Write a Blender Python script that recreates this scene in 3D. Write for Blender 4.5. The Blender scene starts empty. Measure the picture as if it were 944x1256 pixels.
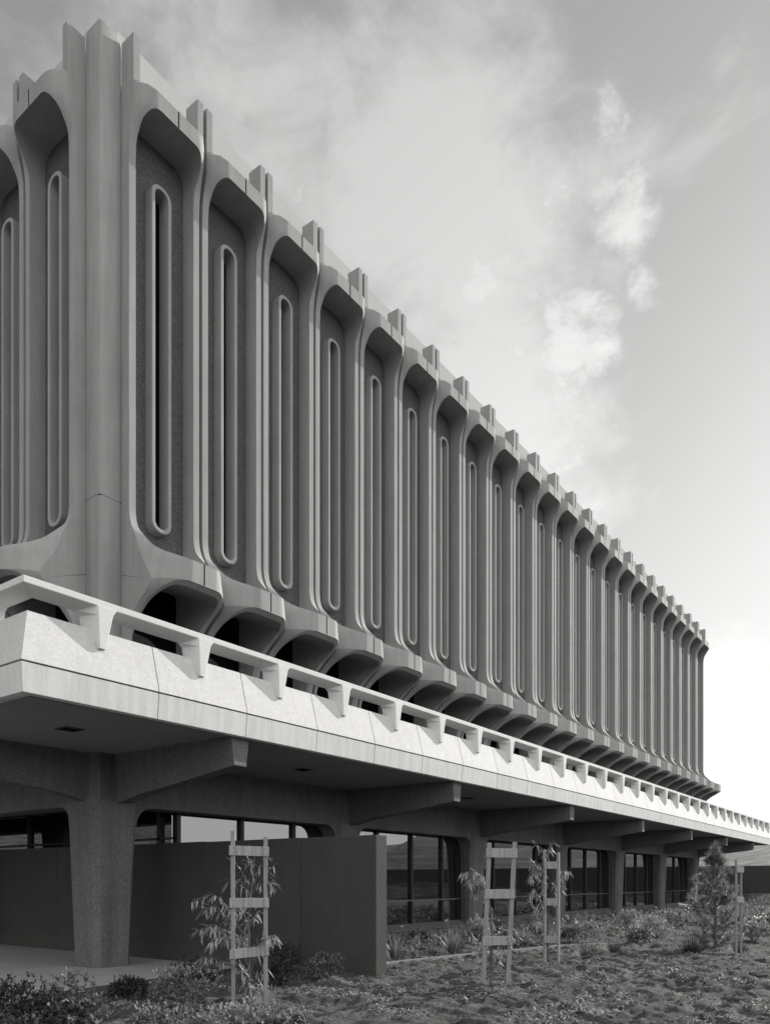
import bpy, bmesh, math, random
from mathutils import Vector, Matrix
from mathutils.geometry import delaunay_2d_cdt
import numpy as np

random.seed(7)
rng = np.random.default_rng(7)
C = bpy.context.scene.collection
PI = math.pi
E = 1.5            # eye height above the ground; facade heights below are measured from the eye
B = 1.61           # bay width
NX, NY = 24, 12    # bays on the long and the short front
TH = 0.6309        # view direction from the long front's axis
CAM = Vector((-8.0126, -11.9121, E))
FPX = 942.77
DX = 0.15

# ------------------------------------------------------------------ helpers
def tag(o, label=None, cat=None, group=None, kind=None):
    if label: o['label'] = label
    if cat: o['category'] = cat
    if group: o['group'] = group
    if kind: o['kind'] = kind
    return o

def empty(name, loc=(0, 0, 0), rz=0.0):
    o = bpy.data.objects.new(name, None)
    o.empty_display_size = 0.2
    C.objects.link(o); o.location = loc; o.rotation_euler = (0, 0, rz)
    return o

def link_mesh(name, verts, faces, mats, parent=None, loc=(0, 0, 0), smooth=None, fmat=None):
    me = bpy.data.meshes.new(name)
    me.from_pydata([tuple(v) for v in verts], [], [tuple(f) for f in faces])
    me.update()
    if not isinstance(mats, (list, tuple)): mats = [mats]
    for m in mats: me.materials.append(m)
    if fmat is not None:
        me.polygons.foreach_set('material_index', fmat)
    o = bpy.data.objects.new(name, me)
    C.objects.link(o); o.location = loc
    if parent: o.parent = parent
    if smooth is not None: shade(me, smooth)
    return o

def shade(me, ang):
    bm = bmesh.new(); bm.from_mesh(me)
    bm.normal_update()
    for f in bm.faces: f.smooth = True
    for e in bm.edges:
        if len(e.link_faces) == 2:
            e.smooth = e.calc_face_angle(0) < math.radians(ang)
        else: e.smooth = False
    bm.to_mesh(me); bm.free()

class MB:
    """collects shapes for one mesh"""
    def __init__(s): s.v = []; s.f = []
    def add(s, vs, fs):
        n = len(s.v); s.v += [tuple(v) for v in vs]; s.f += [tuple(i + n for i in f) for f in fs]
    def box(s, x0, x1, y0, y1, z0, z1):
        s.add([(x0,y0,z0),(x1,y0,z0),(x1,y1,z0),(x0,y1,z0),(x0,y0,z1),(x1,y0,z1),(x1,y1,z1),(x0,y1,z1)],
              [(0,3,2,1),(4,5,6,7),(0,1,5,4),(1,2,6,5),(2,3,7,6),(3,0,4,7)])
    def hexa(s, lo, hi):
        """lo, hi: 4 points each, same winding"""
        s.add(list(lo) + list(hi), [(0,3,2,1),(4,5,6,7),(0,1,5,4),(1,2,6,5),(2,3,7,6),(3,0,4,7)])
    def prism(s, poly, a, b, axis='y'):
        """poly in (u,w); extruded from a to b along axis ('y': u=x,w=z; 'x': u=y,w=z; 'z': u=x,w=y)"""
        n = len(poly)
        def P(p, t):
            if axis == 'y': return (p[0], t, p[1])
            if axis == 'x': return (t, p[0], p[1])
            return (p[0], p[1], t)
        vs = [P(p, a) for p in poly] + [P(p, b) for p in poly]
        fs = [tuple(range(n)), tuple(range(2*n-1, n-1, -1))]
        fs += [(i, i+n, (i+1) % n + n, (i+1) % n) for i in range(n)]
        s.add(vs, fs)
    def tube(s, pts, rads, n=6):
        pts = [Vector(p) for p in pts]
        rings = []
        for i, p in enumerate(pts):
            d = (pts[min(i+1, len(pts)-1)] - pts[max(i-1, 0)])
            if d.length < 1e-6: d = Vector((0, 0, 1))
            d.normalize()
            a = d.orthogonal().normalized(); b = d.cross(a)
            r = rads[i] if isinstance(rads, (list, tuple)) else rads
            rings.append([p + (a*math.cos(2*PI*k/n) + b*math.sin(2*PI*k/n))*r for k in range(n)])
        base = len(s.v)
        for r in rings: s.v += [tuple(q) for q in r]
        for i in range(len(pts)-1):
            for k in range(n):
                s.f.append((base+i*n+k, base+i*n+(k+1) % n, base+(i+1)*n+(k+1) % n, base+(i+1)*n+k))
        s.f.append(tuple(base+k for k in range(n-1, -1, -1)))
        s.f.append(tuple(base+(len(pts)-1)*n+k for k in range(n)))
    def build(s, name, mat, parent=None, loc=(0,0,0), smooth=None, fix=True, bevel=0):
        o = link_mesh(name, s.v, s.f, mat, parent, loc)
        bm = bmesh.new(); bm.from_mesh(o.data)
        if fix: bmesh.ops.recalc_face_normals(bm, faces=bm.faces)
        if bevel:
            es = [e for e in bm.edges if len(e.link_faces) == 2 and e.calc_face_angle(0) > 0.6]
            bmesh.ops.bevel(bm, geom=es, offset=bevel, segments=2, profile=0.5, affect='EDGES', clamp_overlap=True)
        bm.to_mesh(o.data); bm.free()
        if smooth is not None: shade(o.data, smooth)
        return o

def copy_child(src, parent):
    o = src.copy(); C.objects.link(o); o.parent = parent
    return o

def interp(x, tab):
    xs = [t[0] for t in tab]; ys = [t[1] for t in tab]
    return float(np.interp(x, xs, ys))

def smooth01(t):
    t = max(0.0, min(1.0, t)); return t*t*(3-2*t)

def right_vec(): return Vector((math.sin(TH), -math.cos(TH), 0))
def fwd_vec(): return Vector((math.cos(TH), math.sin(TH), 0))

def ground_at(x, y):
    """photo position of a foot on level ground -> place on the ground"""
    r = (x-472)/FPX; u = (1081.25-y)/FPX
    t = -E/u
    p = CAM + (fwd_vec() + right_vec()*r)*t
    return Vector((p.x, p.y, 0)), t

# ------------------------------------------------------------------ materials
def mat_base(name):
    m = bpy.data.materials.new(name); m.use_nodes = True
    nt = m.node_tree
    b = nt.nodes['Principled BSDF']
    return m, nt, b

def N(nt, typ, **kw):
    n = nt.nodes.new(typ)
    for k, v in kw.items():
        if k.startswith('i_'):
            n.inputs[k[2:].replace('_', ' ')].default_value = v
        else: setattr(n, k, v)
    return n

def ramp(nt, fac, stops):
    r = nt.nodes.new('ShaderNodeValToRGB')
    el = r.color_ramp.elements
    while len(el) > 1: el.remove(el[-1])
    el[0].position = stops[0][0]; el[0].color = (*[stops[0][1]]*3, 1)
    for p, c in stops[1:]:
        e = el.new(p); e.color = (c, c, c, 1)
    nt.links.new(fac, r.inputs['Fac'])
    return r.outputs['Color']

def warm(nt, col, amt=(1.0, 0.995, 0.985)):
    m = nt.nodes.new('ShaderNodeMix'); m.data_type = 'RGBA'; m.blend_type = 'MULTIPLY'
    m.inputs['Factor'].default_value = 1
    nt.links.new(col, m.inputs[6]); m.inputs[7].default_value = (*amt, 1)
    return m.outputs[2]

def concrete(name, val, var=0.12, speck=0.0, speck_scale=90, bump=0.15, rough=0.85, streak=0.0, bdist=0.01, rnd=0.0):
    m, nt, b = mat_base(name)
    tc = nt.nodes.new('ShaderNodeTexCoord')
    geo = nt.nodes.new('ShaderNodeNewGeometry')
    n1 = N(nt, 'ShaderNodeTexNoise', i_Scale=1.3, i_Detail=6.0, i_Roughness=0.65)
    nt.links.new(geo.outputs['Position'], n1.inputs['Vector'])
    c = ramp(nt, n1.outputs['Fac'], [(0.25, val*(1-var)), (0.75, val*(1+var))])
    # fine grain
    n2 = N(nt, 'ShaderNodeTexNoise', i_Scale=45.0, i_Detail=5.0, i_Roughness=0.7)
    nt.links.new(geo.outputs['Position'], n2.inputs['Vector'])
    g = ramp(nt, n2.outputs['Fac'], [(0.3, 0.9), (0.7, 1.08)])
    mx = N(nt, 'ShaderNodeMix', data_type='RGBA', blend_type='MULTIPLY'); mx.inputs['Factor'].default_value = 1
    nt.links.new(c, mx.inputs[6]); nt.links.new(g, mx.inputs[7])
    col = mx.outputs[2]
    if streak:
        mp = N(nt, 'ShaderNodeMapping'); mp.inputs['Scale'].default_value = (5.0, 5.0, 0.35)
        nt.links.new(geo.outputs['Position'], mp.inputs['Vector'])
        n3 = N(nt, 'ShaderNodeTexNoise', i_Scale=1.6, i_Detail=4.0, i_Roughness=0.6)
        nt.links.new(mp.outputs[0], n3.inputs['Vector'])
        s = ramp(nt, n3.outputs['Fac'], [(0.35, 1-streak), (0.6, 1.0)])
        m3 = N(nt, 'ShaderNodeMix', data_type='RGBA', blend_type='MULTIPLY'); m3.inputs['Factor'].default_value = 1
        nt.links.new(col, m3.inputs[6]); nt.links.new(s, m3.inputs[7]); col = m3.outputs[2]
    if rnd:
        oi = nt.nodes.new('ShaderNodeObjectInfo')
        s = ramp(nt, oi.outputs['Random'], [(0.0, 1-rnd), (1.0, 1+rnd)])
        m5 = N(nt, 'ShaderNodeMix', data_type='RGBA', blend_type='MULTIPLY'); m5.inputs['Factor'].default_value = 1
        nt.links.new(col, m5.inputs[6]); nt.links.new(s, m5.inputs[7]); col = m5.outputs[2]
    bh = n2.outputs['Fac']
    if speck:
        vo = N(nt, 'ShaderNodeTexVoronoi', i_Scale=float(speck_scale))
        nt.links.new(geo.outputs['Position'], vo.inputs['Vector'])
        sep = N(nt, 'ShaderNodeSeparateColor'); nt.links.new(vo.outputs['Color'], sep.inputs[0])
        s = ramp(nt, sep.outputs[0], [(0.0, 1-speck), (0.6, 1.0), (1.0, 1+speck*1.4)])
        m4 = N(nt, 'ShaderNodeMix', data_type='RGBA', blend_type='MULTIPLY'); m4.inputs['Factor'].default_value = 1
        nt.links.new(col, m4.inputs[6]); nt.links.new(s, m4.inputs[7]); col = m4.outputs[2]
        bh = vo.outputs['Distance']
    nt.links.new(warm(nt, col), b.inputs['Base Color'])
    b.inputs['Roughness'].default_value = rough
    b.inputs['Specular IOR Level'].default_value = 0.25
    if bump:
        bp = N(nt, 'ShaderNodeBump'); bp.inputs['Strength'].default_value = bump; bp.inputs['Distance'].default_value = bdist
        nt.links.new(bh, bp.inputs['Height']); nt.links.new(bp.outputs[0], b.inputs['Normal'])
    return m

def plain(name, val, rough=0.6, metal=0.0, spec=0.3, var=.12):
    m, nt, b = mat_base(name)
    geo = nt.nodes.new('ShaderNodeNewGeometry')
    n1 = N(nt, 'ShaderNodeTexNoise', i_Scale=6.0, i_Detail=5.0)
    nt.links.new(geo.outputs['Position'], n1.inputs['Vector'])
    c = ramp(nt, n1.outputs['Fac'], [(0.3, val*(1-var)), (0.7, val*(1+var))])
    nt.links.new(warm(nt, c), b.inputs['Base Color'])
    b.inputs['Roughness'].default_value = rough; b.inputs['Metallic'].default_value = metal
    b.inputs['Specular IOR Level'].default_value = spec
    return m

def glass_dark(name, refl, base=0.01, wob=0.002):
    m, nt, b = mat_base(name)
    out = nt.nodes['Material Output']
    d = N(nt, 'ShaderNodeBsdfDiffuse'); d.inputs['Color'].default_value = (base, base, base, 1)
    g = N(nt, 'ShaderNodeBsdfGlossy'); g.inputs['Color'].default_value = (.9, .9, .9, 1); g.inputs['Roughness'].default_value = 0.015
    fr = N(nt, 'ShaderNodeLayerWeight'); fr.inputs['Blend'].default_value = 0.35
    mr = N(nt, 'ShaderNodeMapRange'); mr.inputs['To Min'].default_value = refl; mr.inputs['To Max'].default_value = min(1, refl*2.6)
    nt.links.new(fr.outputs['Facing'], mr.inputs['Value'])
    mx = N(nt, 'ShaderNodeMixShader')
    nt.links.new(mr.outputs[0], mx.inputs[0]); nt.links.new(d.outputs[0], mx.inputs[1]); nt.links.new(g.outputs[0], mx.inputs[2])
    geo = nt.nodes.new('ShaderNodeNewGeometry')
    n1 = N(nt, 'ShaderNodeTexNoise', i_Scale=0.9, i_Detail=1.0)
    nt.links.new(geo.outputs['Position'], n1.inputs['Vector'])
    bp = N(nt, 'ShaderNodeBump'); bp.inputs['Strength'].default_value = 0.25; bp.inputs['Distance'].default_value = wob
    nt.links.new(n1.outputs['Fac'], bp.inputs['Height']); nt.links.new(bp.outputs[0], g.inputs['Normal'])
    nt.links.new(mx.outputs[0], out.inputs['Surface'])
    return m

def leaf_mat(name, lo, hi, rough=0.55, trans=0.25, spec=0.2, scale=9.0):
    m, nt, b = mat_base(name)
    geo = nt.nodes.new('ShaderNodeNewGeometry')
    c = ramp(nt, geo.outputs['Random Per Island'], [(0.0, lo), (1.0, hi)])
    n1 = N(nt, 'ShaderNodeTexNoise', i_Scale=scale, i_Detail=2.0)
    nt.links.new(geo.outputs['Position'], n1.inputs['Vector'])
    g = ramp(nt, n1.outputs['Fac'], [(0.3, 0.75), (0.7, 1.2)])
    mx = N(nt, 'ShaderNodeMix', data_type='RGBA', blend_type='MULTIPLY'); mx.inputs['Factor'].default_value = 1
    nt.links.new(c, mx.inputs[6]); nt.links.new(g, mx.inputs[7])
    nt.links.new(warm(nt, mx.outputs[2]), b.inputs['Base Color'])
    b.inputs['Roughness'].default_value = rough
    b.inputs['Specular IOR Level'].default_value = spec
    if trans:
        out = nt.nodes['Material Output']
        t = N(nt, 'ShaderNodeBsdfTranslucent'); nt.links.new(mx.outputs[2], t.inputs['Color'])
        ms = N(nt, 'ShaderNodeMixShader'); ms.inputs[0].default_value = trans
        nt.links.new(b.outputs[0], ms.inputs[1]); nt.links.new(t.outputs[0], ms.inputs[2])
        nt.links.new(ms.outputs[0], out.inputs['Surface'])
    return m

M = {}
M['panel'] = concrete('panel_concrete', 0.29, var=0.08, bump=0.14, streak=0.11, rnd=0.05, bdist=0.004)
M['panel_dark'] = concrete('joint_dark', 0.06)  # dark tone of the hairline joint round the piers
M['aggregate'] = concrete('exposed_aggregate', 0.10, var=0.08, speck=0.55, speck_scale=105, bump=0.6, bdist=0.008)
M['white'] = concrete('white_precast', 0.52, var=0.02, rnd=0.025, speck=0.045, speck_scale=26, bump=0.10, streak=0.06, bdist=0.003)
M['white2'] = concrete('white_precast_lower', 0.62, var=0.04, bump=0.10, streak=0.14, rnd=0.03, bdist=0.003)
M['rail'] = concrete('rail_precast', 0.60, var=0.05, bump=0.08, bdist=0.003)
M['column'] = concrete('bush_hammered_concrete', 0.14, var=0.14, speck=0.38, speck_scale=110, bump=0.5, streak=0.14, bdist=0.008)
M['soffit'] = concrete('soffit_plaster', 0.25, var=0.06, bump=0.05, bdist=0.003)
M['terrace'] = concrete('terrace_tiles', 0.10)
M['roof'] = concrete('roof_membrane', 0.35)
M['parapet'] = plain('parapet_sheet', 0.44, rough=0.95, spec=0.0, var=.02)
M['slot_glass'] = glass_dark('slot_glass', 0.012, base=0.004)
M['glass'] = glass_dark('window_glass', 0.16, base=0.008)
M['frame'] = plain('bronze_frame', 0.025, rough=0.4, metal=0.3)
M['edge'] = plain('frame_edge', 0.16, rough=0.35, metal=0.6)
M['sill'] = concrete('sill_concrete', 0.11, var=0.08, bump=0.1)
M['wall'] = concrete('dark_wall_plaster', 0.052, var=0.10, bump=0.25, bdist=0.004, streak=0.08)
def wall_dirt(m):
    nt = m.node_tree; b = nt.nodes['Principled BSDF']
    src = b.inputs['Base Color'].links[0].from_socket
    geo = nt.nodes.new('ShaderNodeNewGeometry'); sx = nt.nodes.new('ShaderNodeSeparateXYZ'); nt.links.new(geo.outputs['Position'], sx.inputs[0])
    n = N(nt, 'ShaderNodeTexNoise', i_Scale=3.0, i_Detail=6.0); nt.links.new(geo.outputs['Position'], n.inputs['Vector'])
    a = N(nt, 'ShaderNodeMath', operation='MULTIPLY_ADD'); nt.links.new(n.outputs['Fac'], a.inputs[0]); a.inputs[1].default_value = -.45; nt.links.new(sx.outputs['Z'], a.inputs[2])
    r = ramp(nt, a.outputs[0], [(0.0, 1.0), (0.12, 0.0)])
    mx = N(nt, 'ShaderNodeMix', data_type='RGBA', blend_type='MIX'); nt.links.new(r, mx.inputs['Factor']); nt.links.new(src, mx.inputs[6]); mx.inputs[7].default_value = (.056, .055, .052, 1)
    nt.links.new(mx.outputs[2], b.inputs['Base Color'])
wall_dirt(M['wall'])
M['wall_far'] = concrete('dark_wall_plaster_far', 0.05, var=0.10)
M['paving'] = concrete('paving_concrete', 0.33, var=0.14, bump=0.1, streak=0.0, bdist=0.004)
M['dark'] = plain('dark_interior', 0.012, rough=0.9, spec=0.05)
M['light_trim'] = plain('trim', 0.08, rough=0.5)
M['bark'] = concrete('bark', 0.11, var=0.3, bump=0.5)
M['leaf_pale'] = leaf_mat('leaf_pale', 0.13, 0.38, rough=0.58, trans=0.25)
M['leaf_mid'] = leaf_mat('leaf_mid', 0.05, 0.28, rough=0.58, trans=0.22)
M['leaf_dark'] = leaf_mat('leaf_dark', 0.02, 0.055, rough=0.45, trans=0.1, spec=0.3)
M['needle'] = leaf_mat('pine_needle', 0.08, 0.36, rough=0.55, trans=0.35, spec=0.2)
M['blade'] = leaf_mat('grass_blade', 0.07, 0.30, rough=0.58, trans=0.25)
M['broom'] = leaf_mat('soft_grass', 0.03, 0.10, rough=0.6, trans=0.2)
M['flower'] = plain('white_petal', 0.8, rough=0.6)
M['litter'] = leaf_mat('mulch_litter', 0.03, 0.32, rough=0.7, trans=0.05, spec=0.2)

def wood_mat():
    m, nt, b = mat_base('stake_wood')
    tc = nt.nodes.new('ShaderNodeTexCoord')
    mp = N(nt, 'ShaderNodeMapping'); mp.inputs['Scale'].default_value = (30, 30, 2.0)
    nt.links.new(tc.outputs['Object'], mp.inputs['Vector'])
    n1 = N(nt, 'ShaderNodeTexNoise', i_Scale=1.6, i_Detail=6.0, i_Roughness=0.7)
    nt.links.new(mp.outputs[0], n1.inputs['Vector'])
    c = ramp(nt, n1.outputs['Fac'], [(0.25, 0.11), (0.5, 0.21), (0.8, 0.28)])
    nt.links.new(warm(nt, c), b.inputs['Base Color'])
    b.inputs['Roughness'].default_value = 0.75
    bp = N(nt, 'ShaderNodeBump'); bp.inputs['Strength'].default_value = 0.3; bp.inputs['Distance'].default_value = 0.004
    nt.links.new(n1.outputs['Fac'], bp.inputs['Height']); nt.links.new(bp.outputs[0], b.inputs['Normal'])
    return m
M['wood'] = wood_mat()

def bar_mat():
    m, nt, b = mat_base('crossbar_wood')
    tc = nt.nodes.new('ShaderNodeTexCoord')
    mp = N(nt, 'ShaderNodeMapping'); mp.inputs['Scale'].default_value = (60, 60, 1.5)
    nt.links.new(tc.outputs['Object'], mp.inputs['Vector'])
    n1 = N(nt, 'ShaderNodeTexNoise', i_Scale=1.2, i_Detail=4.0, i_Roughness=0.6)
    nt.links.new(mp.outputs[0], n1.inputs['Vector'])
    c = ramp(nt, n1.outputs['Fac'], [(0.3, 0.15), (0.5, 0.27), (0.75, 0.34)])
    nt.links.new(warm(nt, c), b.inputs['Base Color'])
    b.inputs['Roughness'].default_value = 0.75
    return m
M['bar'] = bar_mat()

def soil_mat():
    m, nt, b = mat_base('soil')
    geo = nt.nodes.new('ShaderNodeNewGeometry')
    n1 = N(nt, 'ShaderNodeTexNoise', i_Scale=0.8, i_Detail=8.0, i_Roughness=0.7)
    n2 = N(nt, 'ShaderNodeTexNoise', i_Scale=22.0, i_Detail=8.0, i_Roughness=0.75)
    for n in (n1, n2): nt.links.new(geo.outputs['Position'], n.inputs['Vector'])
    a = ramp(nt, n1.outputs['Fac'], [(0.3, 0.04), (0.7, 0.095)])
    g = ramp(nt, n2.outputs['Fac'], [(0.35, 0.45), (0.5, 1.0), (0.68, 2.0)])
    mx = N(nt, 'ShaderNodeMix', data_type='RGBA', blend_type='MULTIPLY'); mx.inputs['Factor'].default_value = 1
    nt.links.new(a, mx.inputs[6]); nt.links.new(g, mx.inputs[7])
    nt.links.new(warm(nt, mx.outputs[2]), b.inputs['Base Color'])
    b.inputs['Roughness'].default_value = 0.95; b.inputs['Specular IOR Level'].default_value = 0.1
    bp = N(nt, 'ShaderNodeBump'); bp.inputs['Strength'].default_value = 0.9; bp.inputs['Distance'].default_value = 0.03
    nt.links.new(n2.outputs['Fac'], bp.inputs['Height']); nt.links.new(bp.outputs[0], b.inputs['Normal'])
    return m
M['soil'] = soil_mat()

def hill_mat():
    m, nt, b = mat_base('hillside')
    geo = nt.nodes.new('ShaderNodeNewGeometry')
    mp = N(nt, 'ShaderNodeMapping'); mp.inputs['Scale'].default_value = (0.15, 0.15, 1.6)
    mp.inputs['Rotation'].default_value = (0.15, 0, 0)
    nt.links.new(geo.outputs['Position'], mp.inputs['Vector'])
    n1 = N(nt, 'ShaderNodeTexNoise', i_Scale=1.0, i_Detail=7.0, i_Roughness=0.7)
    nt.links.new(mp.outputs[0], n1.inputs['Vector'])
    n2 = N(nt, 'ShaderNodeTexNoise', i_Scale=1.1, i_Detail=8.0, i_Roughness=0.75)
    nt.links.new(geo.outputs['Position'], n2.inputs['Vector'])
    a = ramp(nt, n1.outputs['Fac'], [(0.4, 0.05), (0.6, 0.16)])
    g = ramp(nt, n2.outputs['Fac'], [(0.35, 0.6), (0.65, 1.4)])
    mx = N(nt, 'ShaderNodeMix', data_type='RGBA', blend_type='MULTIPLY'); mx.inputs['Factor'].default_value = 1
    nt.links.new(a, mx.inputs[6]); nt.links.new(g, mx.inputs[7])
    nt.links.new(warm(nt, mx.outputs[2]), b.inputs['Base Color'])
    b.inputs['Roughness'].default_value = 0.95; b.inputs['Specular IOR Level'].default_value = 0.1
    return m
M['hill'] = hill_mat()

# ------------------------------------------------------------------ the building
bld = empty('office_building')
tag(bld, 'long precast concrete office block of slender fluted window bays over a white cantilevered terrace', 'building')

U0, U1 = 0.04, B-0.04        # panel edges in a bay
R0, R1 = 0.175, B-0.175      # inner rib edges
Z_TOP, Z_HT, Z_HB = 14.50, 13.60, 13.31
Z_ST, Z_SB, Z_AR, Z_BOT = 5.43, 5.06, 4.995, 2.88
JT = [(2.8,.50),(3.8,.50),(4.26,.57),(4.45,.645),(4.63,.75),(4.74,.86),(4.84,.99),(4.96,1.15),(5.06,1.215),(5.15,1.18),(5.25,1.11),(5.34,1.04),(5.43,.975),(5.60,.89),
      (5.72,.845),(5.84,.80),(5.96,.745),(6.08,.675),(6.22,.625),(6.40,.60),(12.5,.60),(12.75,.615),(12.95,.645),(13.15,.69),(13.31,.72),(14.6,.72)]

def bulge(u, flat):
    """flat in the middle of the bay, then a convex flank falling away to the joint"""
    t = max(0.0, abs(u-B/2)-flat)/(B/2-.04-flat)
    return 1-t*t

def rrect(x0, x1, z0, z1, rb, rt, n=9, bottom_open=False):
    """rounded rectangle counter-clockwise from bottom left"""
    p = []
    def arc(cx, cz, a0, a1, r):
        for i in range(n+1):
            a = a0 + (a1-a0)*i/n
            p.append((cx + r*math.cos(a), cz + r*math.sin(a)))
    if rb > 0:
        arc(x0+rb, z0+rb, PI, 1.5*PI, rb); arc(x1-rb, z0+rb, 1.5*PI, 2*PI, rb)
    else: p += [(x0, z0), (x1, z0)]
    arc(x1-rt, z1-rt, 0, .5*PI, rt); arc(x0+rt, z1-rt, .5*PI, PI, rt)
    return p

def densify(p, closed=True, step=0.07, zstep=None):
    out = []
    n = len(p)
    for i in range(n if closed else n-1):
        a, b = p[i], p[(i+1) % n]
        L = math.hypot(b[0]-a[0], b[1]-a[1])
        st = step
        lo, hi = min(a[1], b[1]), max(a[1], b[1])
        if lo == hi or L < 2: k = max(1, int(round(L/st)))
        else: k = max(1, int(round(L/st)))
        if abs(a[0]-b[0]) < 1e-6 and L > 2.0:       # long straight vertical: dense only near its ends
            zs = [z for z in ROWS if lo+0.03 < z < hi-0.03]
            if a[1] > b[1]: zs = zs[::-1]
            out.append(a); out += [(a[0], z) for z in zs]
            continue
        for j in range(k): out.append((a[0]+(b[0]-a[0])*j/k, a[1]+(b[1]-a[1])*j/k))
    if not closed: out.append(p[-1])
    return out

ROWS = sorted(set([round(2.95+0.3*i, 3) for i in range(4)] + [round(4.0+0.07*i, 3) for i in range(38)] +
                  [7.0, 8.0, 9.0, 10.0, 11.0, 12.0, 12.4] + [round(12.6+0.08*i, 3) for i in range(14)] + [13.9, 14.2]))
UPPER_OPEN = densify(rrect(R0, R1, Z_ST, Z_HB, 0.36, 0.27), True, 0.06)
RT, RZT, CH = .21, .25, .058     # arch corner radii, bevel width
def lower_open():
    p = [(R0, Z_BOT), ]
    pts = [(R1, Z_BOT)]
    for i in range(15):
        a = .5*PI*i/14
        pts.append((R1-RT + RT*math.cos(a), Z_AR-RZT + RZT*math.sin(a)))
    for i in range(15):
        a = .5*PI + .5*PI*i/14
        pts.append((R0+RT + RT*math.cos(a), Z_AR-RZT + RZT*math.sin(a)))
    pts.append((R0, Z_BOT))
    return pts
LO = lower_open()       # from bottom right over the top to bottom left

def lo_dist(u, z):
    best = 9
    for i in range(len(LO)-1):
        ax, az = LO[i]; bx, bz = LO[i+1]
        dx, dz = bx-ax, bz-az
        t = max(0, min(1, ((u-ax)*dx+(z-az)*dz)/(dx*dx+dz*dz+1e-12)))
        d = math.hypot(u-ax-t*dx, z-az-t*dz)
        if d < best: best = d
    return best

def front(u, z):
    j = interp(z, JT)
    if z > 12.2:
        a = 0.245*smooth01((z-12.75)/(13.31-12.75)) if z < 13.31 else 0.245
        if z > Z_HT+.03: a *= max(0.0, 1-(z-Z_HT-.03)/.10)
        f = j + a*bulge(u, 0.45)
    elif z > 4.0:
        if z > Z_ST: a = 0.665*smooth01((6.15-z)/(6.15-Z_ST))
        elif z >= Z_SB: a = 1.64-j
        else: a = 0.425*smooth01((z-4.25)/(Z_SB-4.25))
        f = j + a*bulge(u, 0.245)
    else: f = j
    if z < 5.2:
        d = lo_dist(u, z)
        f -= max(0.0, CH-d)*1.0
    return -f

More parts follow.
